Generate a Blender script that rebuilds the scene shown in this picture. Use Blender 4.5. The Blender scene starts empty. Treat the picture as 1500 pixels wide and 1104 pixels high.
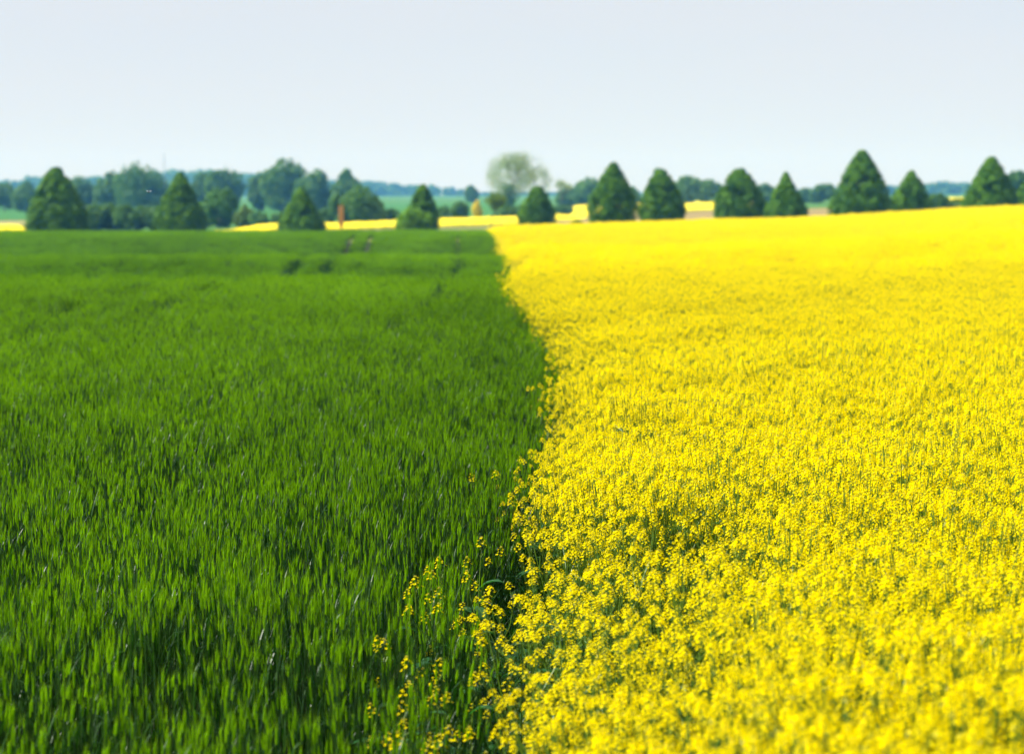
import bpy, math, random
import numpy as np
R = math.radians
rs = np.random.RandomState(7)
random.seed(7)
S = bpy.context.scene
COL = S.collection

# ------------------------------------------------------------ camera
FPX = 3542.0                    # focal length in photo pixels (85 mm on a 36 mm sensor, 1500 px wide)
HOR = 285.0                     # row of the eye level
EYE = 2.64
PITCH = math.atan((552 - HOR) / FPX)
cd = bpy.data.cameras.new('camera')
cd.lens = 85; cd.sensor_width = 36; cd.clip_start = 0.1; cd.clip_end = 8000
cd.dof.use_dof = True; cd.dof.focus_distance = 11.6; cd.dof.aperture_fstop = 3.3
cam = bpy.data.objects.new('camera', cd); COL.objects.link(cam)
cam.location = (0, 0, EYE); cam.rotation_euler = (R(90) - PITCH, 0, 0)
S.camera = cam

# ------------------------------------------------------------ light
SUN_EL, SUN_BEAR = 45.0, -92.0  # bearing measured from the view direction, negative = left
w = bpy.data.worlds.new('World'); S.world = w; w.use_nodes = True
nt = w.node_tree; bg = nt.nodes['Background']
sky = nt.nodes.new('ShaderNodeTexSky'); sky.sky_type = 'NISHITA'; sky.sun_disc = False
sky.sun_elevation = R(SUN_EL); sky.sun_rotation = R(SUN_BEAR); sky.altitude = 200
sky.air_density = 0.8; sky.dust_density = 0.1; sky.ozone_density = 5.0
# thin, slightly uneven high veil of cloud over the clear sky
vt = nt.nodes.new('ShaderNodeTexCoord'); vm_ = nt.nodes.new('ShaderNodeMapping'); vm_.inputs['Scale'].default_value = (3, 3, 14)
vn = nt.nodes.new('ShaderNodeTexNoise'); vn.inputs['Scale'].default_value = 2.0; vn.inputs['Detail'].default_value = 4
vr = nt.nodes.new('ShaderNodeMapRange'); vr.inputs[3].default_value = .74; vr.inputs[4].default_value = .96
vx = nt.nodes.new('ShaderNodeMix'); vx.data_type = 'RGBA'; vx.inputs[7].default_value = (5.42, 5.48, 5.65, 1)
nt.links.new(vt.outputs['Generated'], vm_.inputs[0]); nt.links.new(vm_.outputs[0], vn.inputs['Vector'])
nt.links.new(vn.outputs['Fac'], vr.inputs[0]); nt.links.new(vr.outputs[0], vx.inputs[0]); nt.links.new(sky.outputs[0], vx.inputs[6])
nt.links.new(vx.outputs[2], bg.inputs[0]); bg.inputs[1].default_value = 0.073
sl = bpy.data.lights.new('sun', 'SUN'); sl.energy = 5.0; sl.angle = R(0.5); sl.color = (1, .95, .86)
so = bpy.data.objects.new('sun', sl); COL.objects.link(so)
so.rotation_euler = (R(90 - SUN_EL), 0, R(180 - SUN_BEAR)); so.location = (-30, 5, 40)
S.view_settings.view_transform = 'Standard'; S.view_settings.look = 'None'
S.view_settings.exposure = 1.02; S.view_settings.gamma = 1.0
S.cycles.max_bounces = 8; S.cycles.diffuse_bounces = 3; S.cycles.transmission_bounces = 4
S.cycles.glossy_bounces = 2; S.cycles.volume_bounces = 1; S.cycles.transparent_max_bounces = 4
S.cycles.use_denoising = True

# ------------------------------------------------------------ helpers
def noise2(x, y, seed=0):
    """smooth value noise, vectorised"""
    x = np.asarray(x, float); y = np.asarray(y, float)
    xi = np.floor(x); yi = np.floor(y); fx = x - xi; fy = y - yi
    fx = fx * fx * (3 - 2 * fx); fy = fy * fy * (3 - 2 * fy)
    def h(a, b):
        v = np.sin(a * 127.1 + b * 311.7 + seed * 74.7) * 43758.5453
        return v - np.floor(v)
    return ((h(xi, yi) * (1 - fx) + h(xi + 1, yi) * fx) * (1 - fy) +
            (h(xi, yi + 1) * (1 - fx) + h(xi + 1, yi + 1) * fx) * fy)

def sstep(a, b, v):
    t = np.clip((np.asarray(v, float) - a) / (b - a), 0, 1)
    return t * t * (3 - 2 * t)

def fp(y): return (y - HOR) / FPX

KPX = np.array([-375, 0, 375, 750, 1125, 1500, 1875], float)
ROWS = [  # distance, drop of the ground below the eye at the seven bearings
    (0.0,  [2.64] * 7), (30, [2.64] * 7),
    (47,  [2.66, 2.66, 2.66, 2.66, 2.62, 2.55, 2.5]),
    (64,  [3.85, 3.85, 3.85, 3.80, 3.25, 2.95, 2.8]),
    (70,  [3.85, 3.85, 3.85, 3.80, 3.20, 2.90, 2.7]),
    (87,  [3.22, 3.22, 3.22, 3.20, 2.90, 2.55, 2.3]),
    (112, [4.65, 4.65, 4.65, 4.45, 3.55, 2.85, 2.4]),
    (120, [4.65, 4.65, 4.65, 4.45, 3.55, 2.85, 2.4]),
    (150, [3.52, 3.52, 3.52, 3.45, 3.00, 2.45, 2.0]),
    (190, [3.90, 3.90, 3.90, 3.83, 3.23, 2.27, 1.6])]
def prow(Y, ps): return (Y, [fp(p) * Y for p in ps])
ROWS += [prow(235, [340, 340, 339.5, 338, 330, 311, 296]),
         prow(300, [341, 341, 338.5, 331, 318, 306, 296]),
         prow(350, [335, 335, 332, 325, 313, 303, 294]),
         prow(450, [326, 326, 322, 317, 307, 299, 292]),
         prow(600, [312, 311, 309, 306, 299, 293, 288]),
         prow(900, [300, 300, 299, 297, 292, 288, 285]),
         prow(1500, [291, 291, 291, 290, 287, 285, 284]),
         prow(2700, [286, 286, 286, 286, 285, 284, 284])]
RY = np.array([r[0] for r in ROWS], float); RD = np.array([r[1] for r in ROWS], float)
def gz(X, Y):
    """height of the ground"""
    X = np.asarray(X, float); Y = np.asarray(Y, float)
    Yc = np.clip(Y, 0, 2699)
    px = 750 + FPX * X / np.maximum(Yc, 12)
    Yw = Yc * (1 + 0.15 * sstep(740, 1000, px) * (1 - sstep(90, 170, Yc)))
    Yw = np.clip(Yw, 0, 2699)
    k = np.clip(np.searchsorted(RY, Yw, side='right') - 1, 0, len(RY) - 2)
    t = (Yw - RY[k]) / (RY[k + 1] - RY[k]); t2 = t * t * (3 - 2 * t)
    t = np.where(Yw < 190, t2, t)
    pc = np.clip(px, KPX[0], KPX[-1] - 1e-3)
    j = np.clip(np.searchsorted(KPX, pc, side='right') - 1, 0, 5); s = (pc - KPX[j]) / 375.0
    s = s * s * (3 - 2 * s) * 0.5 + s * 0.5
    d = (RD[k, j] * (1 - s) + RD[k, j + 1] * s) * (1 - t) + (RD[k + 1, j] * (1 - s) + RD[k + 1, j + 1] * s) * t
    return EYE - d

def X_at(px, Y): return (px - 750) / FPX * Y * 0.997
def z_at(py, Y): return EYE - fp(py) * Y

def mesh_obj(name, V, F, mats, parent=None, midx=None, smooth=False, tone=None, link=True):
    me = bpy.data.meshes.new(name)
    V = np.asarray(V, np.float32)
    if isinstance(F, np.ndarray):
        n = F.shape[1]; me.vertices.add(len(V)); me.vertices.foreach_set('co', V.ravel())
        me.loops.add(F.size); me.loops.foreach_set('vertex_index', F.ravel().astype(np.int32))
        me.polygons.add(len(F)); me.polygons.foreach_set('loop_start', (np.arange(len(F)) * n).astype(np.int32))
        me.update(calc_edges=True)
    else:
        me.from_pydata([tuple(v) for v in V], [], F)
    for m in (mats if isinstance(mats, (list, tuple)) else [mats]): me.materials.append(m)
    if midx is not None: me.polygons.foreach_set('material_index', np.asarray(midx, np.int32))
    if smooth: me.polygons.foreach_set('use_smooth', np.ones(len(me.polygons), bool))
    if tone is not None:
        a = me.attributes.new('tone', 'FLOAT', 'POINT'); a.data.foreach_set('value', np.asarray(tone, np.float32))
    me.update()
    o = bpy.data.objects.new(name, me)
    if link: COL.objects.link(o)
    if parent is not None: o.parent = parent
    return o

def tag(o, label=None, cat=None, group=None, kind=None):
    if label: o['label'] = label
    if cat: o['category'] = cat
    if group: o['group'] = group
    if kind: o['kind'] = kind
    return o

def empty(name, loc, rz=0):
    o = bpy.data.objects.new(name, None); COL.objects.link(o)
    o.location = loc; o.rotation_euler = (0, 0, rz); o.empty_display_size = .3
    return o

class MB:
    def __init__(s): s.V = []; s.F = []; s.M = []; s.T = []
    def add(s, vs, fs, m=0, t=0.5):
        b = len(s.V); s.V += [tuple(v) for v in vs]; s.T += [t] * len(vs)
        s.F += [tuple(i + b for i in f) for f in fs]; s.M += [m] * len(fs)
    def tube(s, path, radii, n=4, m=0, t=0.5, cap=True):
        path = [np.array(p, float) for p in path]; vs = []
        for i, p in enumerate(path):
            d = path[min(i + 1, len(path) - 1)] - path[max(i - 1, 0)]; d /= np.linalg.norm(d) + 1e-9
            a = np.array((1, 0, 0.)) if abs(d[0]) < .8 else np.array((0, 1., 0))
            e1 = np.cross(d, a); e1 /= np.linalg.norm(e1); e2 = np.cross(d, e1)
            for k in range(n):
                q = 2 * math.pi * k / n
                vs.append(p + radii[i] * (math.cos(q) * e1 + math.sin(q) * e2))
        fs = [(i * n + k, i * n + (k + 1) % n, (i + 1) * n + (k + 1) % n, (i + 1) * n + k)
              for i in range(len(path) - 1) for k in range(n)]
        if cap: fs += [tuple(range(n))[::-1], tuple((len(path) - 1) * n + k for k in range(n))]
        s.add(vs, fs, m, t)
    def blade(s, path, widths, side, m=0, t=0.5):
        vs = []; side = np.array(side, float)
        for p, w_ in zip(path, widths):
            p = np.array(p, float); vs += [p - side * w_ / 2, p + side * w_ / 2]
        s.add(vs, [(2 * i, 2 * i + 1, 2 * i + 3, 2 * i + 2) for i in range(len(path) - 1)], m, t)
    def build(s, name, mats, parent=None, link=True, smooth=False):
        return mesh_obj(name, s.V, s.F, mats, parent, s.M, smooth, s.T, link)

# ------------------------------------------------------------ materials
def leafmat(name, c0, c1, transl=0.35, rough=0.45, spec=0.4, scale=3.0, tcol=None, attr=False, tmul=1.6):
    m = bpy.data.materials.new(name); m.use_nodes = True
    n = m.node_tree.nodes; l = m.node_tree.links; p = n['Principled BSDF']; out = n['Material Output']
    mix = n.new('ShaderNodeMix'); mix.data_type = 'RGBA'
    mix.inputs[6].default_value = (*c0, 1); mix.inputs[7].default_value = (*c1, 1)
    if attr:
        a = n.new('ShaderNodeAttribute'); a.attribute_name = 'tone'
        oi = n.new('ShaderNodeObjectInfo')
        mm = n.new('ShaderNodeMath'); mm.operation = 'MULTIPLY_ADD'; mm.inputs[1].default_value = .4
        l.new(oi.outputs['Random'], mm.inputs[0]); 
        m2 = n.new('ShaderNodeMath'); m2.operation = 'MULTIPLY'; m2.inputs[1].default_value = .6
        l.new(a.outputs['Fac'], m2.inputs[0]); l.new(m2.outputs[0], mm.inputs[2])
        mm.inputs[1].default_value = .25; m2.inputs[1].default_value = .5
        gr = n.new('ShaderNodeAttribute'); gr.attribute_type = 'INSTANCER'; gr.attribute_name = 'growth_shade'
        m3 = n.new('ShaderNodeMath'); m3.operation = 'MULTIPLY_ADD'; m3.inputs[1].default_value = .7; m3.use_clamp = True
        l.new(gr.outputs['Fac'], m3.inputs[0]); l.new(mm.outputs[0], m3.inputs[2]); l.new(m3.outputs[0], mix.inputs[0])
    else:
        tc = n.new('ShaderNodeTexCoord'); no = n.new('ShaderNodeTexNoise'); no.inputs['Scale'].default_value = scale
        no.inputs['Detail'].default_value = 5
        mr = n.new('ShaderNodeMapRange'); mr.inputs[1].default_value = .3; mr.inputs[2].default_value = .7
        l.new(tc.outputs['Object'], no.inputs['Vector']); l.new(no.outputs['Fac'], mr.inputs[0]); l.new(mr.outputs[0], mix.inputs[0])
    l.new(mix.outputs[2], p.inputs['Base Color'])
    p.inputs['Roughness'].default_value = rough; p.inputs['Specular IOR Level'].default_value = spec
    if transl > 0:
        tr = n.new('ShaderNodeBsdfTranslucent'); ms = n.new('ShaderNodeMixShader'); ms.inputs[0].default_value = transl
        if tcol: tr.inputs[0].default_value = (*tcol, 1)
        else:
            vm = n.new('ShaderNodeVectorMath'); vm.operation = 'MULTIPLY'; vm.inputs[1].default_value = (tmul * .95, tmul, tmul * .4)
            l.new(mix.outputs[2], vm.inputs[0]); l.new(vm.outputs[0], tr.inputs[0])
        l.new(p.outputs[0], ms.inputs[1]); l.new(tr.outputs[0], ms.inputs[2]); l.new(ms.outputs[0], out.inputs[0])
    return m

def groundmat(name, c0, c1, scale=.5, bump=.3, stretch=(1, 1, 1)):
    m = bpy.data.materials.new(name); m.use_nodes = True
    n = m.node_tree.nodes; l = m.node_tree.links; p = n['Principled BSDF']
    tc = n.new('ShaderNodeTexCoord'); mp = n.new('ShaderNodeMapping'); mp.inputs['Scale'].default_value = stretch
    no = n.new('ShaderNodeTexNoise'); no.inputs['Scale'].default_value = scale; no.inputs['Detail'].default_value = 8
    no.inputs['Roughness'].default_value = .65
    mix = n.new('ShaderNodeMix'); mix.data_type = 'RGBA'; mix.inputs[6].default_value = (*c0, 1); mix.inputs[7].default_value = (*c1, 1)
    mr = n.new('ShaderNodeMapRange'); mr.inputs[1].default_value = .35; mr.inputs[2].default_value = .65
    bp = n.new('ShaderNodeBump'); bp.inputs['Strength'].default_value = bump; bp.inputs['Distance'].default_value = .1
    l.new(tc.outputs['Object'], mp.inputs[0]); l.new(mp.outputs[0], no.inputs['Vector']); l.new(no.outputs['Fac'], mr.inputs[0])
    l.new(mr.outputs[0], mix.inputs[0]); l.new(mix.outputs[2], p.inputs['Base Color'])
    l.new(no.outputs['Fac'], bp.inputs['Height']); l.new(bp.outputs[0], p.inputs['Normal'])
    p.inputs['Roughness'].default_value = .9; p.inputs['Specular IOR Level'].default_value = .1
    return m

M_soil = groundmat('soil', (.022, .024, .010), (.04, .038, .018), 3.0)
M_meadow = groundmat('meadow_grass', (.035, .12, .015), (.07, .17, .02), .05)
M_pasture = groundmat('pasture_grass', (.03, .13, .02), (.05, .17, .03), .03)
M_verge = groundmat('verge_grass', (.12, .16, .035), (.18, .19, .06), .08, stretch=(.4, 1, 1))
M_dry = groundmat('dry_grass', (.2, .2, .06), (.28, .25, .09), .08)
M_brown = groundmat('bare_earth', (.19, .15, .05), (.26, .20, .08), .05, stretch=(.4, 1, 1))
M_wstem = leafmat('wheat_stem', (.012, .05, .004), (.045, .12, .007), .12, attr=True)
M_wleaf = leafmat('wheat_leaf', (.004, .030, .002), (.026, .10, .003), .3, rough=.4, spec=.22, attr=True)
M_ear = leafmat('wheat_ear', (.08, .20, .001), (.28, .50, .0012), .42, rough=.6, spec=.05, attr=True)
M_rstem = leafmat('rape_stem', (.07, .15, .008), (.15, .24, .01), .2, attr=True)
M_rleaf = leafmat('rape_leaf', (.015, .09, .02), (.03, .14, .03), .35, rough=.4, attr=True)
M_petal = leafmat('rape_petal', (.84, .70, .001), (.92, .80, .002), .45, rough=.8, spec=.0, attr=True, tcol=(.95, .80, .001))
M_bud = leafmat('rape_bud', (.30, .30, .01), (.55, .45, .01), .2, attr=True)
M_con = leafmat('dense_foliage', (.018, .085, .003), (.10, .23, .004), .08, rough=.6, spec=.1, scale=1.2)
M_mid = leafmat('broadleaf_foliage', (.045, .13, .02), (.10, .21, .03), .3, rough=.6, spec=.15, scale=.35)
M_pale = leafmat('pale_foliage', (.15, .23, .08), (.26, .32, .13), .4, rough=.6, spec=.1, scale=.5)
M_spr = leafmat('spring_foliage', (.09, .17, .015), (.15, .22, .02), .4, rough=.6, spec=.1, scale=.8)
M_lgt = leafmat('light_foliage', (.09, .22, .008), (.18, .34, .012), .3, rough=.6, spec=.1, scale=1.2)
M_yel = leafmat('yellow_blossom', (.6, .5, .01), (.8, .62, .01), .2, rough=.7, spec=.1, scale=.8)
M_bark = groundmat('bark', (.06, .045, .03), (.13, .10, .07), 6, stretch=(1, 1, .2))

# ------------------------------------------------------------ ground sheets
def sheet(name, uv_fn, nu, nv, mat, off=0.0, bumpf=None):
    a, b = np.meshgrid(np.linspace(0, 1, nu), np.linspace(0, 1, nv))
    X, Y = uv_fn(a.ravel(), b.ravel()); Z = gz(X, Y) + off
    if bumpf is not None: Z = Z + bumpf(X, Y)
    V = np.stack([X, Y, Z], 1); i = np.arange(nu * nv).reshape(nv, nu)
    F = np.stack([i[:-1, :-1].ravel(), i[:-1, 1:].ravel(), i[1:, 1:].ravel(), i[1:, :-1].ravel()], 1)
    return mesh_obj(name, V, F, mat, smooth=True)

def gmap(a, b):
    Y = -30 + 2700 * b ** 2.6
    return (a - .5) * 2 * (.36 * np.maximum(Y, 0) + 25), Y
tag(sheet('ground', gmap, 130, 520, M_meadow, -.02), kind='structure')

BY = np.array([-5, 6, 8, 9.5, 11.8, 15.7, 23, 28, 32, 39, 47, 66, 85, 120, 150, 196])
BX = np.array([.12, .09, .05, .03, .10, .32, .60, .50, .30, .17, .13, .10, .08, -.42, -1.0, -1.95])
def bound(Y): return np.interp(Y, BY, BX) + .10 * (noise2(np.asarray(Y) * .7, 0, 3) - .5) + .16 * (noise2(np.asarray(Y) * 2.2, 0, 5) - .5)

ENDY = 193.0
def smap(a, b):
    Y = -4 + (ENDY + 4) * b ** 1.6
    return (a - .5) * 2 * (.29 * np.maximum(Y, 0) + 4), Y
tag(sheet('field_soil', smap, 80, 300, M_soil, .01), kind='structure')

def pmap(pts_front, pts_back):
    pf = np.array(pts_front, float); pb = np.array(pts_back, float)
    def f(a, b):
        px = pf[0, 0] + (pf[-1, 0] - pf[0, 0]) * a
        Y = np.interp(px, pf[:, 0], pf[:, 1]) * (1 - b) + np.interp(px, pb[:, 0], pb[:, 1]) * b
        return X_at(px, Y), Y
    return f
tag(sheet('grass_verge', pmap([(-260, ENDY + .2), (1760, ENDY + .2)], [(-260, 262), (300, 262), (640, 290), (900, 330), (1760, 260)]), 90, 14, M_verge, .06), kind='structure')
tag(sheet('ploughed_field', pmap([(800, 240), (1290, 238)], [(800, 330), (860, 420), (1290, 450)]), 60, 24, M_brown, .12), kind='structure')
tag(sheet('dry_field', pmap([(-200, 395), (330, 395)], [(-200, 470), (330, 460)]), 40, 10, M_dry, .10), kind='structure')
tag(sheet('pasture', pmap([(-260, 480), (290, 480), (340, 370), (760, 380)], [(-260, 900), (760, 900)]), 60, 24, M_pasture, .08), kind='structure')

# far rapeseed: raised crop canopies with closed sides
def far_crop(name, front, back, label, h=.85, nu=200, nv=24):
    fn = pmap(front, back)
    a, b = np.meshgrid(np.linspace(0, 1, nu), np.linspace(0, 1, nv))
    X, Y = fn(a.ravel(), b.ravel())
    g = gz(X, Y)
    A_ = a.ravel(); Y = Y + 7 * (noise2(X * .12, 0, 14) - .5) * (Y < 380); g = gz(X, Y); hh = h * (.12 + .88 * sstep(0, .17, A_) * sstep(0, .1, 1 - A_))
    Z = g + hh * (.3 + .7 * sstep(0, .35, b.ravel())) + .15 * (noise2(X * 1.3, Y * .8, 4) - .5) + .12 * (noise2(X * 5, Y * 3, 9) - .5)
    top = np.stack([X, Y, Z], 1); bot = np.stack([X, Y, g - .3], 1); N = nu * nv
    i = np.arange(N).reshape(nv, nu)
    Ft = np.stack([i[:-1, :-1].ravel(), i[:-1, 1:].ravel(), i[1:, 1:].ravel(), i[1:, :-1].ravel()], 1)
    ring = np.concatenate([i[0, :], i[1:, -1], i[-1, -2::-1], i[-2:0:-1, 0]])
    nx = np.roll(ring, -1)
    Fs = np.stack([ring, ring + N, nx + N, nx], 1)
    o = mesh_obj(name, np.concatenate([top, bot]), np.concatenate([Ft, Fs]), M_petalfar)
    return tag(o, label, 'crop', kind='stuff')
M_petalfar = groundmat('far_rape_blossom', (.50, .46, .004), (.85, .68, .004), .6, .6)

# ------------------------------------------------------------ crop prototypes
rng = random.Random(11)
def U(a, b): return rng.uniform(a, b)

def add_stalk(mb, x, y, H, far=False):
    az = U(0, 6.283); ln = abs(rng.gauss(0, .045)) * H
    dx, dy = math.cos(az) * ln + .015 * H, math.sin(az) * ln
    tip = lambda t: np.array((x + dx * t * t, y + dy * t * t, H * t))
    t = U(0, 1)
    ear_l = U(.035, .062); te = 1 - ear_l / H
    if not far:
        mb.tube([tip(.15), tip(.5), tip(te)], [.0018, .0016, .0012], 3, 0, t, False)
    # ear: knobbly spindle
    p0 = tip(te); p1 = tip(1.0); d = (p1 - p0); n = 5 if not far else 3
    rr = U(.0032, .0046) * (2.1 if far else 1)
    pts = [p0 + d * k / n for k in range(n + 1)]
    rad = [rr * (.45 + .55 * math.sin(math.pi * min(1, (k + .7) / (n + .7)))) * U(.85, 1.15) for k in range(n)] + [rr * .12]
    mb.tube(pts, rad, 4, 2, t, False)
    if not far:
        for k in range(9):
            q = U(0, 6.283); f = U(0.2, 1); b = p0 + d * f
            o = np.array((math.cos(q), math.sin(q), 0)); e = b + d / np.linalg.norm(d) * U(.02, .045) + o * U(.004, .014)
            s = np.array((-o[1], o[0], 0)) * .0007
            mb.add([b - s + o * .003, b + s + o * .003, e], [(0, 1, 2)], 2, min(1, t + .2))
    # leaves
    for hh in ([.48, .66, .80] if not far else [.74]):
        hh += U(-.05, .05); q = U(0, 6.283); L = U(.09, .22); wd = U(.0045, .0085) * (1.7 if far else 1)
        o = np.array((math.cos(q), math.sin(q), 0)); sd = np.array((-o[1], o[0], 0))
        p = tip(hh); ang = U(4, 20); droop = U(4, 26) if rng.random() < .8 else U(30, 60)
        path = [p]; seg = 5 if not far else 3
        for k in range(seg):
            p = p + (o * math.sin(R(ang)) + np.array((0, 0, math.cos(R(ang))))) * L / seg; path.append(p)
            ang += droop * (k + 1) / seg * 1.2
        prof = [.7, 1, 1, .85, .5, .06] if not far else [.8, 1, .8, .1]
        tw = U(-.5, .5); sd = sd * math.cos(tw) + np.array((0, 0, 1)) * math.sin(tw) * .6
        mb.blade(path, [wd * f for f in prof], sd, 1, U(0, 1))

def wheat_tuft(n, rad, far=False):
    mb = MB()
    for _ in range(n):
        r = rad * math.sqrt(rng.random()); a = U(0, 6.283)
        add_stalk(mb, r * math.cos(a), r * math.sin(a), .95 * rng.gauss(1, .06), far)
    return mb.build('wheat_tuft', [M_wstem, M_wleaf, M_ear], link=False)

def add_flower(mb, c, nrm, s, m=2, simple=False):
    nrm = nrm / (np.linalg.norm(nrm) + 1e-9)
    a = np.array((rng.gauss(0, 1), rng.gauss(0, 1), rng.gauss(0, 1))); e1 = np.cross(nrm, a); e1 /= np.linalg.norm(e1); e2 = np.cross(nrm, e1)
    t = U(0, 1)
    if simple:
        mb.add([c + e1 * s, c + e2 * s + nrm * s * .3, c - e1 * s, c - e2 * s + nrm * s * .3], [(0, 1, 2, 3)], m, t); return
    for k in range(4):
        q = k * math.pi / 2 + U(-.15, .15); u = e1 * math.cos(q) + e2 * math.sin(q); v = -e1 * math.sin(q) + e2 * math.cos(q)
        up = nrm * U(.2, .55)
        mb.add([c, c + (u * .62 + v * .42 + up * .7) * s, c + (u * 1.05 + up) * s, c + (u * .62 - v * .42 + up * .7) * s], [(0, 1, 2, 3)], m, t)

def add_raceme(mb, p, d, size=1.0, nf=16, simple=False, ms=(0, 2, 3)):
    """p: bottom of the flower head, d: unit direction, size in units of a 6 cm head"""
    st, pe, bu = ms
    a = np.array((1, 0, 0.)) if abs(d[0]) < .8 else np.array((0, 1., 0)); e1 = np.cross(d, a); e1 /= np.linalg.norm(e1); e2 = np.cross(d, e1)
    L = .06 * size
    mb.tube([p - d * .05 * size, p, p + d * L], [.0013, .0012, .0008], 3, st, .5, False)
    for k in range(nf):
        f = (k + rng.random()) / nf; q = k * 2.4 + U(-.3, .3)
        rad = (.030 * (1 - f * .75)) * size * U(.8, 1.2)
        o = e1 * math.cos(q) + e2 * math.sin(q)
        c = p + d * (L * (.05 + .8 * f) + .008) + o * rad
        add_flower(mb, c, o * .7 + d * (.5 + f) + np.array((0, 0, .3)), U(.0065, .0088) * (size ** .5) * (1.6 if simple else 1), pe, simple)
        if not simple and k % 3 == 0:
            b = p + d * L * (f * .8 - .1); s = np.cross(o, d) * .0006; mb.add([b - s, b + s, c], [(0, 1, 2)], st, .6)
    for k in range(5 if not simple else 1):
        o = e1 * math.cos(k * 1.3) + e2 * math.sin(k * 1.3); c = p + d * (L + .004) + o * .004 * size; r = .0035 * size
        mb.add([c - d * r, c + o * r, c + e2 * r, c - o * r, c + d * r * 1.5], [(0, 1, 2), (0, 2, 3), (1, 4, 2), (2, 4, 3)], bu, U(0, 1))
    if not simple:
        for k in range(5):   # young pods below the flowers
            q = k * 2.4 + 1; o = e1 * math.cos(q) + e2 * math.sin(q); b = p - d * U(.005, .05) * size
            e = b + (o * .8 + d * .7) * U(.02, .035) * size; s = np.cross(o, d) * .0009
            mb.add([b - s, b + s, e + s, e - s], [(0, 1, 2, 3)], st, .8)

def broad_leaf(mb, p, q, L, W, el, m, t=None):
    o = np.array((math.cos(q), math.sin(q), 0)); sd = np.array((-o[1], o[0], 0)); path = []; n = 6
    pts = []
    for k in range(n + 1):
        path.append(p.copy()); p = p + (o * math.cos(R(el)) + np.array((0, 0, math.sin(R(el))))) * L / n; el -= 14
    prof = [.12, .45, .8, 1, .9, .6, .05]; vs = []
    for c, f in zip(path, prof):
        wv = .0025 * math.sin(f * 9); vs += [c - sd * W / 2 * f + np.array((0, 0, .12 * W * f + wv)), c, c + sd * W / 2 * f + np.array((0, 0, .12 * W * f - wv))]
    fs = []
    for k in range(n): fs += [(3 * k, 3 * k + 1, 3 * k + 4, 3 * k + 3), (3 * k + 1, 3 * k + 2, 3 * k + 5, 3 * k + 4)]
    mb.add(vs, fs, m, U(0, 1) if t is None else t)

def rape_plant(H, nb, nf, size=1.0, simple=False, leaves=True, mbs=None, spread=1.0):
    mb = mbs['stem'] if mbs else MB()
    def mf():
        if not mbs: return mb
        mbs['flower'].append(MB()); return mbs['flower'][-1]
    lx, ly = rng.gauss(0, .04), rng.gauss(0, .04)
    tip = lambda t: np.array((lx * t * t, ly * t * t, H * t))
    ms = (0, 1, 2) if mbs else (0, 2, 3)
    d0 = np.array((lx * 2, ly * 2, H)); d0 /= np.linalg.norm(d0)
    mb.tube([tip(0), tip(.5), tip(.93)], [.006, .0045, .0018], 4 if not simple else 3, 0, .3, False)
    add_raceme(mf(), tip(.95), d0, size, nf, simple, ms)
    for k in range(nb):
        t0 = U(.45, .84); q = k * 2.4 + U(-.4, .4); o = np.array((math.cos(q), math.sin(q), 0))
        zt = H * U(.80, .99); rr = spread * (U(.04, .11) + (.95 - t0) * .25); b = tip(t0)
        e = np.array((b[0] + o[0] * rr, b[1] + o[1] * rr, zt)); mid = (b + e) / 2 + o * rr * .2 - np.array((0, 0, .01))
        d = e - mid; d /= np.linalg.norm(d); mb.tube([b, mid, e], [.0025, .002, .0013], 3, 0, .5, False)
        add_raceme(mf(), e, d * .6 + np.array((0, 0, .4)), size * U(.7, 1.0), max(4, int(nf * U(.6, 1))), simple, ms)
        if leaves and not mbs and rng.random() < .6:
            broad_leaf(mb, b, q + U(-.3, .3), U(.05, .10), U(.012, .025), U(20, 60), 1)
    if leaves and not mbs:
        for k in range(3):
            broad_leaf(mb, tip(U(.3, .6)), U(0, 6.3), U(.10, .18), U(.03, .06), U(10, 50), 1)
    return mb

def rape_proto(*a, **k):
    return rape_plant(*a, **k).build('rape_plant', [M_rstem, M_rleaf, M_petal, M_bud], link=False)

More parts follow.
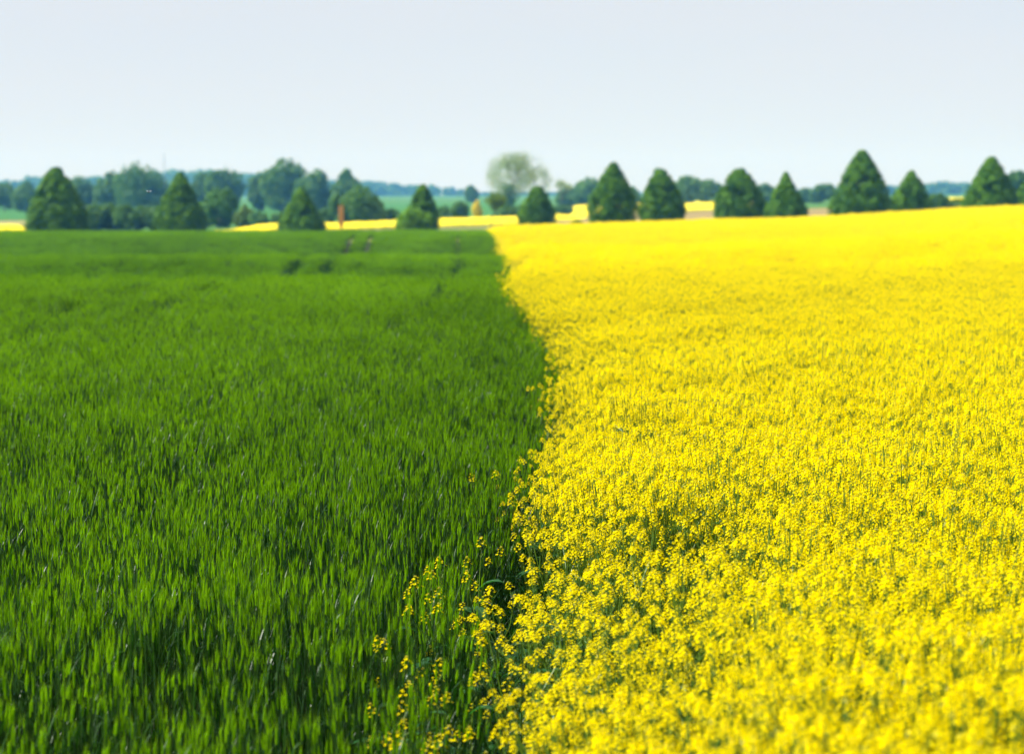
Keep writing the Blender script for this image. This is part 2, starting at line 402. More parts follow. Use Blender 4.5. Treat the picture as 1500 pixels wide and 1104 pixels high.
def scatter(name, protos, P, scl, label, cat, mats, growth_shade=None):
    """one crop object: points carrying plants, grown by geometry nodes"""
    n = len(P)
    me = bpy.data.meshes.new(name); me.vertices.add(n); me.vertices.foreach_set('co', P.astype(np.float32).ravel())
    rot = np.zeros((n, 3), np.float32); rot[:, 2] = rs.uniform(0, 6.283, n); rot[:, 0] = rs.normal(0, .03, n); rot[:, 1] = rs.normal(.02, .03, n)
    a = me.attributes.new('rot', 'FLOAT_VECTOR', 'POINT'); a.data.foreach_set('vector', rot.ravel())
    a = me.attributes.new('scl', 'FLOAT_VECTOR', 'POINT'); a.data.foreach_set('vector', scl.astype(np.float32).ravel())
    a = me.attributes.new('idx', 'INT', 'POINT'); a.data.foreach_set('value', rs.randint(0, len(protos), n).astype(np.int32))
    a = me.attributes.new('growth_shade', 'FLOAT', 'POINT'); a.data.foreach_set('value', (np.zeros(n) if growth_shade is None else growth_shade).astype(np.float32))
    for m in mats: me.materials.append(m)
    o = bpy.data.objects.new(name, me); COL.objects.link(o)
    g = bpy.data.node_groups.new(name, 'GeometryNodeTree')
    g.interface.new_socket('Geometry', in_out='INPUT', socket_type='NodeSocketGeometry')
    g.interface.new_socket('Geometry', in_out='OUTPUT', socket_type='NodeSocketGeometry')
    N = g.nodes; L = g.links
    gi = N.new('NodeGroupInput'); go = N.new('NodeGroupOutput'); ip = N.new('GeometryNodeInstanceOnPoints'); jn = N.new('GeometryNodeJoinGeometry')
    for p in protos:
        oi = N.new('GeometryNodeObjectInfo'); oi.inputs['Object'].default_value = p
        gt = N.new('GeometryNodeGeometryToInstance'); L.new(oi.outputs['Geometry'], gt.inputs[0]); L.new(gt.outputs[0], jn.inputs[0])
    L.new(gi.outputs[0], ip.inputs['Points']); L.new(jn.outputs[0], ip.inputs['Instance'])
    ip.inputs['Pick Instance'].default_value = True
    def at(nm, ty, sock):
        q = N.new('GeometryNodeInputNamedAttribute'); q.data_type = ty; q.inputs['Name'].default_value = nm
        L.new(q.outputs['Attribute'], ip.inputs[sock])
    at('idx', 'INT', 'Instance Index'); at('scl', 'FLOAT_VECTOR', 'Scale')
    q = N.new('GeometryNodeInputNamedAttribute'); q.data_type = 'FLOAT_VECTOR'; q.inputs['Name'].default_value = 'rot'
    er = N.new('FunctionNodeEulerToRotation'); L.new(q.outputs['Attribute'], er.inputs[0]); L.new(er.outputs[0], ip.inputs['Rotation'])
    L.new(ip.outputs[0], go.inputs[0])
    md = o.modifiers.new('crop', 'NODES'); md.node_group = g
    return tag(o, label, cat, kind='stuff')

def wedge(Y0, Y1, dens, u0, u1, pad):
    """random points in the view wedge between two distances"""
    xm0, xm1 = u0 * Y1 - pad, u1 * Y1 + pad
    n = int(dens * (Y1 - Y0) * (xm1 - xm0)); Y = rs.uniform(Y0, Y1, n); X = rs.uniform(xm0, xm1, n)
    k = (X > u0 * Y - pad) & (X < u1 * Y + pad); return X[k], Y[k]

def fade(X, Y, Y0, Y1):
    # the detailed and the coarse plants share the ground between 38 and 54 m
    if Y1 < 60: k = rs.uniform(0, 1, len(X)) < 1 - sstep(38, 54, Y)
    else: k = rs.uniform(0, 1, len(X)) < sstep(38, 54, Y)
    return X[k], Y[k]

# tramlines in the wheat: (X, Y) lines
TRK = [([30, 38.6, 70, 140, 192], [-6.4, -6.65, -7.0, -9.4, -11.6], .27), ([30, 38.6, 70, 140, 192], [-5.1, -5.3, -5.9, -8.3, -10.5], .27),
       ([27, 32, 40, 85, 175, 192], [-1.5, -1.40, -1.24, -1.9, -3.9, -4.4], .17)]
def off_track(X, Y):
    k = np.ones(len(X), bool)
    for ys, xs, hw in TRK:
        c = np.interp(Y, ys, xs); ww = hw * sstep(26, 40, Y) * (.75 + .5 * noise2(Y * .3, 0, 8))
        k &= ~((np.abs(X - c) < ww) & (Y > ys[0]))
    return k

def growth_shade(X, Y, amp=.45):
    # light brows and shaded hollows painted into the crop colour, plus uneven ripeness patches
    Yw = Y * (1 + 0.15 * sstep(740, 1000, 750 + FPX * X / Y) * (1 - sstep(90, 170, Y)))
    roll_shade = np.interp(Yw, [0, 25, 34, 45, 52, 60, 70, 78, 88, 95, 110, 122, 135, 152, 170, 195], [0, 0, -.1, .55, .2, -.4, -.5, -.2, .6, .1, -.4, -.4, .0, .6, .3, .5])
    return amp * (roll_shade + .9 * (noise2(X * .35, Y * .12, 31) - .5) + .6 * (noise2(X * 1.4, Y * .6, 32) - .5))

def wheat(Y0, Y1, dens, pad):
    X, Y = wedge(Y0, Y1, dens, -.235, .02, pad)
    X, Y = fade(X, Y, Y0, Y1)
    k = rs.uniform(0, 1, len(X)) < .55 + .45 * sstep(7.5, 18, Y); X = X[k]; Y = Y[k]
    b = bound(Y) - .12 - .10 * (1 - sstep(10, 16, Y)) - .15 * (1 - sstep(6, 9, Y))
    k = (X < b) & off_track(X, Y); X = X[k]; Y = Y[k]; b = b[k]
    z = gz(X, Y)
    hv = .93 + .10 * noise2(X * 1.1, Y * .55, 1) + .08 * noise2(X * .25, Y * .12, 2) + .05 * (noise2(X * 4, Y * 2, 6) - .5)
    hv *= 1 - .10 * np.exp(-(b - X) / .15)
    hv *= 1 + rs.normal(0, .03, len(X))
    wv = 1 + 0 * hv
    return np.stack([X, Y, z], 1), np.stack([wv, wv, hv], 1), growth_shade(X, Y)

wn = [wheat_tuft(14, .10) for _ in range(12)]
wf = [wheat_tuft(26, .24, True) for _ in range(8)]
A = wheat(4.5, 54, 42, 1.2)
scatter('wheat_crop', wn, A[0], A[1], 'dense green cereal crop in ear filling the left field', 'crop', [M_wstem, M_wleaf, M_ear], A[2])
A = wheat(38, ENDY - .5, 13, 2.0)
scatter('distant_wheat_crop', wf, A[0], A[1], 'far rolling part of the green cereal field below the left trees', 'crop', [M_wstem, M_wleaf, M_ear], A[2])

def rape(Y0, Y1, dens, pad):
    X, Y = wedge(Y0, Y1, dens, -.02, .235, pad)
    X, Y = fade(X, Y, Y0, Y1)
    b = bound(Y) + .02 - np.abs(rs.normal(0, .11, len(Y))) * (rs.uniform(0, 1, len(Y)) < .25); k = X > b; b = np.minimum(bound(Y), X - 0)
    d = X - b; thin = .45 + .55 * sstep(0, .45, d); thin = np.where(Y > 30, np.maximum(thin, .8), thin)
    thin = thin * (1 - .55 * (1 - sstep(.5, 1.6, d)) * sstep(7.2, 7.9, Y) * (1 - sstep(10.5, 13, Y)))
    thin = np.where(Y < 7.4, np.maximum(thin, .95), thin)
    thin = thin * (.8 + .2 * sstep(9, 15, Y))
    k &= rs.uniform(0, 1, len(X)) < thin
    X = X[k]; Y = Y[k]; d = d[k]; z = gz(X, Y)
    hv = .92 + .10 * noise2(X * .9, Y * .6, 11) + .10 * noise2(X * .2, Y * .12, 12) + rs.normal(0, .045, len(X))
    hv *= .86 + .14 * sstep(0, .6, d)
    hv *= 1 + .12 * (1 - sstep(6.0, 7.6, Y + .8 * (noise2(X * 2, Y, 21) - .5)))
    wv = np.clip(rs.normal(1, .08, len(X)), .8, 1.25)
    return np.stack([X, Y, z], 1), np.stack([wv, wv, hv], 1), growth_shade(X, Y, .6)
rn = [rape_proto(1.27 * U(.94, 1.05), rng.randint(10, 14), 19, .78) for _ in range(12)]
rf = [rape_proto(1.27 * U(.96, 1.04), 12, 14, 1.5, True, False, spread=1.6) for _ in range(8)]
RM = [M_rstem, M_rleaf, M_petal, M_bud]
A = rape(3.6, 54, 100, 1.2)
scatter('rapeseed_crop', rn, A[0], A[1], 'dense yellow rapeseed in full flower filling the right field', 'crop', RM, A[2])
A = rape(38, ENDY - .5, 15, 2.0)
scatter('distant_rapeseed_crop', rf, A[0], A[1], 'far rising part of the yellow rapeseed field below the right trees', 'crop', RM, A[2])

# ------------------------------------------------------------ trees
def leaf_cloud(C, Nn, size, aspect=.6):
    n = len(C); rnd = rs.normal(0, 1, (n, 3)); Nn = Nn + rnd * .28; Nn /= np.linalg.norm(Nn, axis=1)[:, None] + 1e-9
    a = rs.normal(0, 1, (n, 3)); e1 = np.cross(Nn, a); e1 /= np.linalg.norm(e1, axis=1)[:, None] + 1e-9; e2 = np.cross(Nn, e1)
    s = (size * rs.uniform(.6, 1.3, n))[:, None]
    V = np.stack([C + e1 * s, C + e2 * s * aspect, C - e1 * s, C - e2 * s * aspect], 1).reshape(-1, 3)
    return V, np.arange(4 * n).reshape(n, 4)

def clumps(cc, cr, per, size):
    """leaves on the surfaces of many small overlapping clumps"""
    cc = np.repeat(cc, per, 0); r = np.repeat(cr, per)
    d = rs.normal(0, 1, (len(cc), 3)); d /= np.linalg.norm(d, axis=1)[:, None]
    C = cc + d * (r * rs.uniform(.6, 1.08, len(cc)))[:, None]
    return leaf_cloud(C, d, size)

def cone_profile(t, wide=.25, pt=.9, foot=.72):
    lo = foot + (1 - foot) * sstep(0, wide, t)
    hi = np.clip(1 - (t - wide) / (1 - wide), 0, 1) ** pt
    return np.where(t < wide, lo, hi)

def trunk_mesh(root, h, r, limbs=5, spread=1.0, lo=.25):
    mb = MB(); mb.tube([(0, 0, -.3), (0, 0, .05), (.02 * h, 0, h * .4), (0, .01 * h, h * .75)], [r * 1.5, r * 1.1, r * .8, r * .3], 8, 0)
    for k in range(limbs):
        q = 2.4 * k + U(-.4, .4); z = h * (lo + .45 * k / max(1, limbs)); o = np.array((math.cos(q), math.sin(q), 0)); L = spread * U(.5, .8)
        b = np.array((.01 * h, 0, z)); mb.tube([b, b + o * L * .5 + np.array((0, 0, L * .35)), b + o * L + np.array((0, 0, L * .9))], [r * .4, r * .25, r * .06], 5, 0)
    return mb.build('trunk', M_bark, root)

def cone_tree(px, Y, top, wpx, label, seed, base=None, wide=.25, pt=.9, foot=.72, mat=None, name='conical_tree', group='dense conical trees in a row behind the fields', lean=0, leaf=.11, nc=420, per=80):
    pt = pt - .06; rs.seed(seed); x = float(X_at(px, Y)); z0 = float(gz(x, Y)); H = float(z_at(top, Y)) - z0; W = wpx / FPX * Y / 2
    root = empty(name, (x, Y, z0)); tag(root, label, 'tree', group)
    t = 1 - rs.uniform(0.0, 1, nc) ** .75; t = np.clip(t * 1.02, 0, .95); t[:22] = np.linspace(.68, .965, 22); t[22:62] = rs.uniform(0, .2, 40)
    q = np.arange(nc) * 2.4 + rs.uniform(-.5, .5, nc)
    prof = cone_profile(t, wide, pt, foot); bump = .92 + .14 * noise2(q * 1.5, t * 6, seed)
    cr = W * (.20 + .08 * rs.uniform(0, 1, nc)) * (.6 + .4 * prof) * (1.1 - .42 * t)
    rad = np.maximum(W * prof * bump - cr * .6, 0) * np.where(rs.uniform(0, 1, nc) < .30, rs.uniform(.1, .75, nc), 1)
    b0 = .05
    cc = np.stack([rad * np.cos(q) + lean * W * t, rad * np.sin(q), H * (b0 + .0 + t * (1 - b0)) * .985], 1)
    cc[:, 2] = np.maximum(cc[:, 2] - cr * .3, cr * .7)
    V, F = clumps(cc, cr, per, leaf * (W / 2.8) ** .5)
    mesh_obj('crown', V, F, mat or M_con, root)
    trunk_mesh(root, H, .035 * H, 6, W * .6, .12)
    return root

TL = [ # px, top row, width px, label
 (84, 246, 92, 'largest dark conical tree at the left, above the green field edge', dict(wide=.22, pt=.72, foot=.9, lean=-.05)),
 (264, 253, 76, 'dark conical tree second from left with a narrow rounded tip', dict(wide=.2, pt=.85, foot=.9)),
 (441, 275, 67, 'small conical tree between the hazy tree group and the orange post', dict(wide=.2, pt=.9, foot=.9)),
 (617, 271, 50, 'narrow dark conical tree with a rounded bush in front of it', dict(wide=.35, pt=.75, foot=.85, lean=.1)),
 (787, 274, 54, 'lone small egg-shaped tree at the left end of the yellow field', dict(wide=.35, pt=.62, foot=.8)),
 (898, 238, 76, 'tall broad conical tree, left one of the close pair over the yellow field', dict(wide=.32, pt=.78, foot=.72)),
 (969, 250, 68, 'rounded conical tree, right one of the close pair, hazy tree behind its tip', dict(wide=.35, pt=.66, foot=.75)),
 (1083, 248, 76, 'stocky conical tree with uneven shoulders left of a thinner one', dict(wide=.38, pt=.68, foot=.85)),
 (1151, 253, 62, 'thin-tipped smaller conical tree right of the stocky one', dict(wide=.3, pt=1.0, foot=.85)),
 (1262, 221, 88, 'tallest conical tree on the right, a small one close beside it', dict(wide=.25, pt=.75, foot=.88)),
 (1335, 251, 60, 'small conical tree immediately right of the tallest one', dict(wide=.32, pt=.85, foot=.85)),
 (1452, 231, 80, 'broad conical tree near the right edge of the field', dict(wide=.25, pt=.78, foot=.95)),
 (1508, 262, 50, 'conical tree cut off by the right edge of the picture', dict(wide=.3, pt=.8, foot=.9)),
]
for i, (px, top, wp, lb, kw) in enumerate(TL):
    cone_tree(px, 222 + 6 * math.sin(i * 2.1), top - 3, wp * 1.02, lb, 40 + i, **kw)

def round_tree(px, Y, top, wpx, label, seed, name='broadleaf_tree', base_off=0, mat=None, group=None, lobes=7, leaf=.30, per=60, low=.10, trunkr=.03, cat='tree'):
    rs.seed(seed); x = float(X_at(px, Y)); z0 = float(gz(x, Y)); H = float(z_at(top, Y)) - z0; W = wpx / FPX * Y / 2
    root = empty(name, (x, Y, z0)); tag(root, label, cat, group)
    lc = []; lr = []
    for k in range(lobes):
        q = k * 2.4 + seed; f = 0 if k == 0 else rs.uniform(.35, .6); r = rs.uniform(.42, .6)
        if k == 0: r = .6
        zc = .62 if k == 0 else rs.uniform(.30, .62)
        lc.append((math.cos(q) * f * W, math.sin(q) * f * W, H * zc)); lr.append((W * r, W * r, H * min(r * .62, 1 - zc, zc - low + .05)))
    lr[0] = (W * .6, W * .6, H * .38)
    cc = []; cr = []
    for c, r in zip(lc, lr):
        d = rs.normal(0, 1, (26, 3)); d /= np.linalg.norm(d, axis=1)[:, None]
        p = np.array(c) + d * np.array(r) * .8; cc.append(p); cr.append(np.full(26, .24 * min(W, H * .5)) * rs.uniform(.7, 1.3, 26))
    cc = np.concatenate(cc); cr = np.concatenate(cr); cc[:, 2] = np.clip(cc[:, 2], H * low * .5 + .1, H * 1.0 - cr * .8)
    V, F = clumps(cc, cr, per, leaf)
    mesh_obj('crown', V, F, mat or M_mid, root)
    trunk_mesh(root, H, trunkr * H, 5, W * .5, .2)
    return root

G1 = 'hazy broadleaf trees beyond the meadow'
RT = [ # px, Y, top, width, label
 (6, 610, 268, 40, 'low hazy round tree at the left edge of the picture'),
 (38, 600, 266, 40, 'low hazy round tree just left of the largest conical tree'),
 (118, 590, 257, 44, 'hazy round tree just right of the largest conical tree'),
 (163, 580, 252, 44, 'hazy tree forming the left shoulder of the big hazy clump'),
 (210, 570, 236, 72, 'broad hazy round tree, highest of the left clump'),
 (296, 600, 250, 34, 'hazy tree partly behind the second conical tree'),
 (328, 590, 247, 46, 'hazy round tree right of the second conical tree'),
 (385, 600, 251, 38, 'low hazy tree left of the tallest hazy round tree'),
 (415, 580, 231, 56, 'tallest hazy round tree with bright green top left of the gap'),
 (459, 570, 246, 48, 'dome-shaped dark hazy tree with smooth right side'),
 (508, 560, 248, 40, 'pointed hazy tree behind the wide dark bush'),
 (863, 620, 261, 40, 'small hazy tree left of the close conical pair'),
 (832, 640, 274, 30, 'very low hazy tree between lone small conical tree and close pair'),
 (966, 380, 241, 27, 'blue-green hazy tree whose tip shows behind the close pair'),
 (920, 600, 272, 36, 'low hazy tree in the gap of the close pair'),
 (1004, 560, 258, 34, 'pointed hazy tree right of the close pair'),
 (1038, 580, 263, 38, 'round hazy tree left of the stocky conical tree'),
 (1120, 600, 270, 30, 'hazy low tree behind the gap between stocky and thin-tipped trees'),
 (1206, 620, 270, 36, 'low hazy tree above the brown field left of the tallest tree'),
 (1180, 640, 276, 22, 'smallest hazy tree beside the thin-tipped conical tree'),
 (1486, 420, 250, 34, 'hazy tree behind the gap at the right edge'),
 (690, 900, 272, 18, 'tiny blue tree standing alone on the horizon left of the airy tree'),
]
for i, (px, Y, top, wp, lb) in enumerate(RT):
    round_tree(px, Y, top - 1, wp * 1.15, lb, 100 + i, group=G1, low=.04, lobes=9, leaf=.32 if Y > 500 else .25, per=46)

GB = 'bushes along the far hedge line'
BU = [
 (136, 300, 300, 34, 'leftmost hedge bush, right beside the largest conical tree'), (160, 302, 298, 36, 'second hedge bush from the largest conical tree'),
 (184, 300, 301, 34, 'third hedge bush, in the middle between the two left conical trees'), (207, 303, 302, 34, 'fourth hedge bush, left of the second conical tree'),
 (228, 301, 303, 28, 'hedge bush touching the left side of the second conical tree'),
 (318, 340, 274, 52, 'dark hazy pointed bush behind the right side of the second conical tree'),
 (358, 330, 301, 26, 'light hedge bush with raised top on the green meadow'), (380, 325, 311, 36, 'low hedge bush left of the small conical tree'),
 (412, 330, 312, 30, 'low hedge bush touching the small conical tree'), (474, 330, 306, 30, 'low bush between small conical tree and orange post'),
 (503, 320, 279, 38, 'rounded left half of the wide hazy bush behind the orange post'), (532, 318, 273, 56, 'large right half of the wide hazy bush right of the orange post'),
 (572, 330, 306, 30, 'low bush left of the narrow conical tree'), (650, 345, 302, 26, 'low dark bush right of the narrow conical tree'),
 (673, 350, 296, 32, 'taller dark hedge bush left of the slender pale tree'), (740, 350, 299, 30, 'dark hedge bush right of the slender pale tree'),
 (762, 352, 301, 26, 'dark hedge bush left of the lone small conical tree'), (824, 430, 300, 32, 'grey-green bush on the edge of the far yellow strip'),
 (845, 250, 324, 18, 'small green tuft on the brown field'), (1375, 300, 284, 24, 'dark bush right of the small conical tree on the right'),
 (1402, 300, 292, 30, 'low light bush left of the broad conical tree'),
]
for i, (px, Y, top, wp, lb) in enumerate(BU):
    m = M_spr if i in (6, 20) else (M_mid if i != 5 else M_con)
    round_tree(px, Y, top - 1, wp * 1.08, lb, 200 + i, name='hedge_bush', group=GB, leaf=.2, per=44, low=.0, lobes=8, mat=m, trunkr=.02, cat='bush')
round_tree(604, 212, 304, 50, 'rounded light green bush in front of the narrow conical tree', 301, name='round_bush', leaf=.12, per=70, low=.02, mat=M_lgt, trunkr=.02, cat='bush')
round_tree(699, 360, 292, 14, 'small bright yellow bush by the slender pale tree', 302, name='flowering_bush', leaf=.14, per=60, low=.02, mat=M_yel, trunkr=.02, cat='bush')

# airy trees: branching skeleton with scattered young leaves
def airy_tree(px, Y, top, wpx, label, seed, name, group=None, depth=5, leafn=9, leaf=.16, mat=None, trunk_px=None, ivy=False, trunk_frac=.22, fill=0):
    rr = random.Random(seed); rs.seed(seed)
    x = float(X_at(px, Y)); z0 = float(gz(x, Y)); H = float(z_at(top, Y)) - z0; W = wpx / FPX * Y / 2
    root = empty(name, (x, Y, z0)); tag(root, label, 'tree', group)
    mb = MB(); tips = []
    def grow(p, d, L, r, k):
        q = p + d * L * .5 + np.array((rr.gauss(0, .05), rr.gauss(0, .05), 0)) * L; e = q + (d + np.array((0, 0, .12))) * L * .5
        mb.tube([p, q, e], [r, r * .8, r * .6], 6 if k > 3 else 3, 0, .5, False)
        if k <= 2: tips.append(e); tips.append(q)
        if k == 0: return
        for j in range(3 if k > 1 else 2):
            a = rr.uniform(0, 6.283); s = rr.uniform(.35, .75)
            nd = d + np.array((math.cos(a), math.sin(a), rr.uniform(-.15, .25))) * s; nd /= np.linalg.norm(nd)
            grow(e, nd, L * rr.uniform(.68, .85), r * .55, k - 1)
    grow(np.array((0, 0, -.2)), np.array((0, 0, 1.)), H * trunk_frac, H * .022, depth)
    T = np.array(tips)
    # fit the crown to its height and width
    sx = W / (np.percentile(np.abs(T[:, :2]), 96) + 1e-6); sz = H / T[:, 2].max()
    f = np.array((sx, sx, sz)); mb.V = [tuple(np.array(v) * f) for v in mb.V]; T = T * f
    mb.build('trunk', M_bark, root)
    C = np.repeat(T, leafn, 0) + rs.normal(0, 1, (len(T) * leafn, 3)) * .035 * H
    if fill:
        d = rs.normal(0, 1, (fill, 3)); d /= np.linalg.norm(d, axis=1)[:, None]; rr_ = rs.uniform(.25, 1, fill) ** .5
        ext = d * rr_[:, None] * np.array((W * .95, W * .95, H * .40)) * (.88 + .2 * noise2(np.arctan2(d[:, 1], d[:, 0]) * 3, d[:, 2] * 4, seed))[:, None]
        C = np.concatenate([C, ext + np.array((0, 0, H * .60))])
    V, F = leaf_cloud(C, rs.normal(0, 1, C.shape), leaf)
    mesh_obj('crown', V, F, mat or M_pale, root)
    if ivy:
        cc = np.stack([rs.normal(0, .12 * W, 40), rs.normal(0, .12 * W, 40), rs.uniform(.05, .42, 40) * H], 1)
        V, F = clumps(cc, rs.uniform(.3, .8, 40) * .14 * H, 50, .2); mesh_obj('ivy', V, F, M_mid, root)
    return root
airy_tree(747, 520, 222, 78, 'large pale half-bare round tree against the sky at the centre', 401, 'bare_tree', ivy=True, leafn=3, leaf=.13, fill=9000)
airy_tree(788, 530, 243, 46, 'faint smaller half-bare tree at the right of the large pale one', 402, 'bare_tree', leafn=2, leaf=.11, fill=2500)
airy_tree(823, 560, 262, 26, 'faintest low bare tree left of the small hazy tree', 403, 'bare_tree', leafn=3, leaf=.11)
airy_tree(718, 262, 284, 40, 'slender pale young tree with a thin trunk on the verge', 404, 'young_tree', depth=4, leafn=14, leaf=.10, mat=M_spr, trunk_frac=.38)

# far wooded ridge: one mass of woods
def wood(name, pts, Y, label, step=14):
    pts = np.array(pts, float); P = []; Rr = []
    px = pts[0, 0]; rs.seed(int(abs(pts[0, 0])) + 5)
    while px < pts[-1, 0]:
        for row in range(3):
            yy = Y + row * 60 + rs.uniform(-20, 20); pp = px + rs.uniform(-6, 6); x = X_at(pp, yy)
            top = z_at(np.interp(pp, pts[:, 0], pts[:, 1]) + rs.uniform(-1, 4) , yy); z0 = float(gz(x, yy))
            h = max(top - z0, 3); r = min(h * .35, 10)
            zz = z0
            n = max(3, int(h / 3))
            for k in range(n):
                for j in range(3):
                    P.append((x + rs.normal(0, r * .5), yy + rs.normal(0, r * .5), z0 + (h - r * .5) * (k + .6) / n)); Rr.append(r * (.8 - .35 * k / n) * rs.uniform(.7, 1.1))
        px += step * rs.uniform(.6, 1.2)
    V, F = clumps(np.array(P), np.array(Rr), 26, 1.6)
    return tag(mesh_obj(name, V, F, M_mid), label, 'forest', kind='stuff')
wood('far_wood', [(-260, 262), (-100, 264), (30, 262), (50, 256), (90, 262), (150, 254), (200, 250), (240, 246), (300, 246), (340, 250), (400, 252), (440, 256), (490, 262), (560, 265), (640, 270), (676, 276)], 2200, 'faint blue wooded ridge along the left horizon')
wood('distant_forest', [(1090, 279), (1180, 276), (1230, 274), (1345, 269), (1375, 264), (1420, 267), (1500, 270), (1760, 262)], 1900, 'faint blue-green wood along the right horizon', 10)
wood('horizon_trees', [(690, 285), (760, 284), (850, 282), (960, 281), (1080, 282)], 2300, 'thin pale line of woodland on the middle horizon', 8)

far_crop('far_rape_strip', [(314, 262), (400, 262), (640, 290), (750, 308), (862, 345)], [(314, 268), (400, 285), (480, 300), (640, 330), (750, 350), (862, 400)], 'narrow strip of yellow rapeseed behind the small conical tree and the orange post')
far_crop('far_rape_corner', [(-260, 262), (52, 262)], [(-260, 290), (52, 285)], 'small piece of yellow rapeseed at the left edge beside the largest conical tree', nu=60)
far_crop('far_rape_field', [(800, 470), (862, 440), (1110, 455)], [(800, 500), (862, 600), (1110, 640)], 'far yellow rapeseed strip beyond the brown field')
far_crop('far_rape_patch', [(1355, 470), (1450, 470)], [(1355, 600), (1450, 600)], 'small far yellow patch left of the broad right tree', nu=60)

# ------------------------------------------------------------ post, mast, insect
M_or = groundmat('orange_paint', (.68, .33, .09), (.58, .26, .07), 3, .05)
def box(mb, c, s, bv=.0):
    x, y, z = c; a, b, h = s[0] / 2, s[1] / 2, s[2] / 2
    k = bv; vs = []
    for zz in (-h, h):
        for (sx, sy) in ((-1, -1), (1, -1), (1, 1), (-1, 1)):
            if k: vs += [(x + sx * (a - k if sy * sx > 0 else a), y + sy * (b if sy * sx > 0 else b - k), z + zz), (x + sx * (a if sy * sx > 0 else a - k), y + sy * (b - k if sy * sx > 0 else b), z + zz)]
            else: vs.append((x + sx * a, y + sy * b, z + zz))
    n = len(vs) // 2
    mb.add(vs, [(i, (i + 1) % n, n + (i + 1) % n, n + i) for i in range(n)] + [tuple(range(n))[::-1], tuple(range(n, 2 * n))])
Yp = 226.; xp = float(X_at(499.5, Yp)); zp = float(gz(xp, Yp)); hp = float(z_at(301, Yp)) - zp
pr = empty('marker_post', (xp, Yp, zp)); tag(pr, 'upright orange marker post standing in front of the far yellow strip', 'marker post')
mb = MB(); box(mb, (0, 0, hp * .62), (.44, .10, hp * .72), .02); mb.build('panel', M_or, pr)
mb = MB(); mb.tube([(0, .12, -.3), (0, .12, hp * .97)], [.10, .09], 10); mb.build('post', M_or, pr)
mb = MB(); box(mb, (0, .03, hp + .02), (.50, .28, .05), .0); mb.build('cap', M_or, pr)

M_steel = groundmat('grey_steel', (.3, .32, .34), (.36, .38, .40), 2, .02)
Ym = 2150.; xm = float(X_at(241, Ym)); zm = float(gz(xm, Ym)); hm = float(z_at(226, Ym)) - zm
mb = MB(); w0, w1 = 1.3, .35
legs = [(-1, -1), (1, -1), (1, 1), (-1, 1)]
for (sx, sy) in legs: mb.tube([(sx * w0, sy * w0, 0), (sx * w1, sy * w1, hm)], [.10, .07], 4)
nz = 14
for k in range(nz):
    for j in range(4):
        a, b = legs[j], legs[(j + 1) % 4]; fa, fb = k / nz, (k + 1) / nz; wa = w0 + (w1 - w0) * fa; wb = w0 + (w1 - w0) * fb
        mb.tube([(a[0] * wa, a[1] * wa, hm * fa), (b[0] * wb, b[1] * wb, hm * fb)], [.045, .045], 3)
        mb.tube([(a[0] * wb, a[1] * wb, hm * fb), (b[0] * wb, b[1] * wb, hm * fb)], [.045, .045], 3)
mo = mb.build('radio_mast', M_steel); mo.location = (xm, Ym, zm); tag(mo, 'faint thin lattice mast rising from the blue wooded ridge', 'mast')

def insect(px, py, Y, label):
    M_ib = groundmat('insect_body', (.02, .015, .01), (.04, .03, .02), 50, 0); M_iw = groundmat('insect_wing', (.7, .7, .72), (.75, .75, .78), 50, 0)
    root = empty('flying_insect', (float(X_at(px, Y)), Y, float(z_at(py, Y)))); tag(root, label, 'insect')
    mb = MB(); mb.tube([(0, -.007, -.001), (0, -.005, 0), (0, -.002, .001), (0, .001, 0), (0, .006, -.001), (0, .009, -.002)], [.0006, .0018, .0022, .0015, .0022, .0004], 8)
    mb.build('body', M_ib, root)
    for s in (-1, 1):
        mb = MB(); mb.blade([(s * .0015, 0, .001), (s * .005, .001, .003), (s * .009, .002, .004), (s * .011, .003, .004)], [.001, .004, .004, .001], (0, 1, .3)); mb.build('wing', M_iw, root)
insect(218, 281, 10.5, 'tiny dark insect with pale wings in the air before the hazy trees')

# ------------------------------------------------------------ stray rape plants in the wheat edge
GS = 'stray rapeseed plants along the edge of the wheat'
ST = [ # px, py of the flower top, height, label
 (727, 679, 1.12, 'farthest stray rapeseed plant, a small tuft level with the crop corner'),
 (694, 772, 1.16, 'tall stray rapeseed plant with a big yellow head close to the yellow edge'),
 (664, 803, 1.08, 'stray rapeseed plant with a small pale head left of the tall one'),
 (690, 826, 1.02, 'stray rapeseed plant with a drooping head under the tall one'),
 (612, 832, 1.12, 'stray rapeseed plant with a flat head, upper one of two by the wheat'),
 (629, 848, 1.05, 'stray rapeseed plant with a wide arched head, right of the flat one'),
 (580, 868, 1.08, 'stray rapeseed plant standing farthest into the wheat'),
 (644, 888, .98, 'low stray rapeseed plant with scattered flowers amid long grass'),
 (660, 896, .95, 'low stray rapeseed plant right beside the scattered one'),
 (590, 918, 1.02, 'stray rapeseed plant with a round head left of a dark gap'),
 (603, 945, 1.05, 'full stray rapeseed plant with a tall double head'),
 (568, 990, 1.02, 'stray rapeseed plant leaning at the left of the lower group'),
 (593, 1008, 1.0, 'stray rapeseed plant with a pyramid head in the lower group'),
 (652, 998, 1.0, 'stray rapeseed plant with a wide loose head near broad leaves'),
 (645, 972, .92, 'small-flowered stray rapeseed plant above broad leaves'),
 (592, 1058, 1.0, 'stray rapeseed plant low at the bottom edge, left one'),
 (620, 1070, 1.02, 'stray rapeseed plant at the bottom edge with a long head'),
 (652, 1052, 1.0, 'stray rapeseed plant at the bottom with curled flower stalks'),
 (682, 975, 1.0, 'stray rapeseed plant with open stalks next to the dense yellow corner'),
 (700, 1050, 1.0, 'stray rapeseed plant half hidden by the blurred yellow corner'),
]
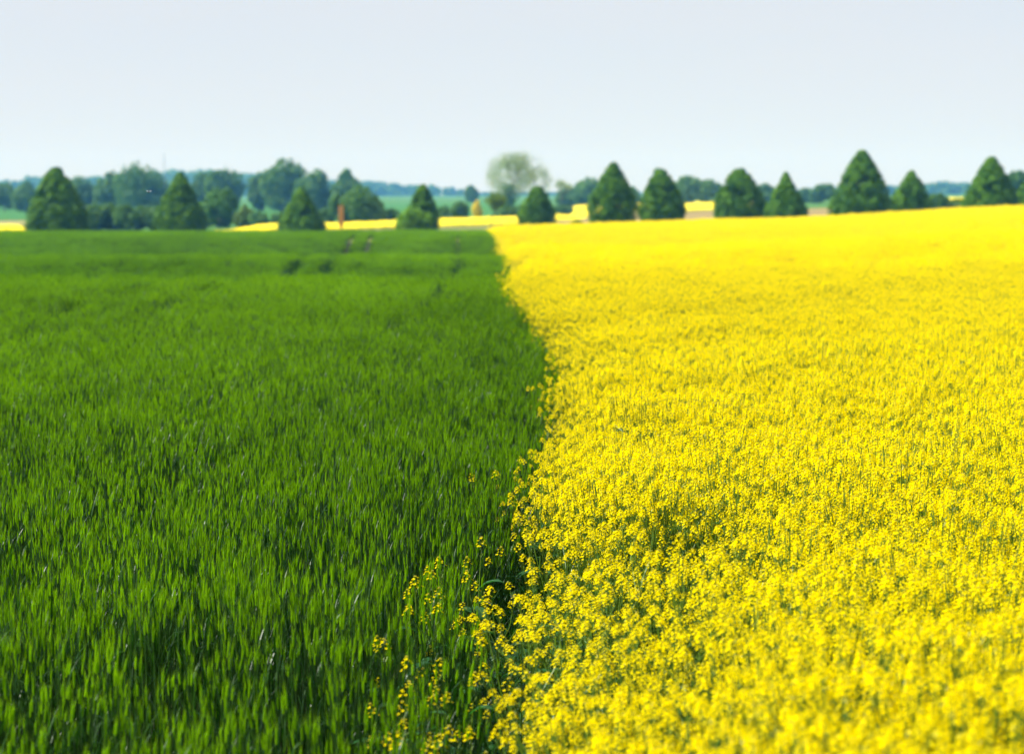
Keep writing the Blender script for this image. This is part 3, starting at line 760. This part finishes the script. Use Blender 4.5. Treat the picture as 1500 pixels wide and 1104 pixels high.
for i, (px, py, h, lb) in enumerate(ST):
    Y = (EYE - h) / fp(py); x = float(X_at(px, Y)) ; Y = float(Y); z0 = float(gz(x, Y))
    root = empty('rapeseed_plant', (x, Y, z0), 0); tag(root, lb, 'plant', GS)
    mbs = {'stem': MB(), 'flower': []}
    rape_plant(h - .06, rng.randint(1, 3), rng.randint(9, 14), U(.85, 1.1), mbs=mbs, spread=.7)
    mbs['stem'].build('stem', [M_rstem], root); [f.build('flower_head', [M_rstem, M_petal, M_bud], root) for f in mbs['flower']]
    for k in range(4):
        mb = MB(); broad_leaf(mb, np.array((0, 0, h * U(.35, .8))), U(0, 6.3), U(.10, .2), U(.03, .07), U(15, 60), 0); mb.build('leaf', M_rleaf, root)

# leafy undergrowth in the gap between the crops
def weed_proto():
    mb = MB()
    for k in range(9):
        q = U(0, 6.3)
        if k < 4: broad_leaf(mb, np.array((0, 0, U(.05, .35))), q, U(.12, .22), U(.04, .08), U(30, 75), 0)
        else:
            o = np.array((math.cos(q), math.sin(q), 0)); p = np.array((0, 0, .05)); path = [p]; ang = U(5, 20); L = U(.5, .85)
            for j in range(6): p = p + (o * math.sin(R(ang)) + np.array((0, 0, math.cos(R(ang))))) * L / 6; path.append(p); ang += U(6, 20)
            mb.blade(path, [.006, .009, .01, .009, .007, .004, .001], (-o[1], o[0], .2), 1, U(0, 1))
    return mb.build('weed', [M_rleaf, M_wleaf], link=False)
n = 1500; Y = rs.uniform(4.5, 30, n); X = bound(Y) - .05 + rs.normal(0, .13, n)
scatter('edge_weeds', [weed_proto() for _ in range(6)], np.stack([X, Y, gz(X, Y)], 1), np.ones((n, 3)) * rs.uniform(.8, 1.15, (n, 1)),
        'dark leafy weeds and long grass in the gap between the two crops', 'weeds', [M_rleaf, M_wleaf])

# ------------------------------------------------------------ haze
def haze():
    zb, zt = -22., 46.
    mb = MB(); box(mb, (0, 1330, (zb + zt) / 2), (2300, 2760, zt - zb))
    m = bpy.data.materials.new('haze'); m.use_nodes = True; n = m.node_tree.nodes; n.remove(n['Principled BSDF'])
    v = n.new('ShaderNodeVolumePrincipled'); v.inputs['Color'].default_value = (.13, .43, 1, 1); v.inputs['Absorption Color'].default_value = (1, 1, 1, 1)
    v.inputs['Density'].default_value = .00022; v.inputs['Anisotropy'].default_value = 0.0
    m.node_tree.links.new(v.outputs[0], n['Material Output'].inputs['Volume'])
    o = mb.build('haze', m); tag(o, kind='stuff'); tag(o, 'thin bluish air haze over the fields', 'haze')
haze()
for m in bpy.data.materials: pass
print('ground range', float(gz(np.array([0.]), np.array([2690.]))[0]))
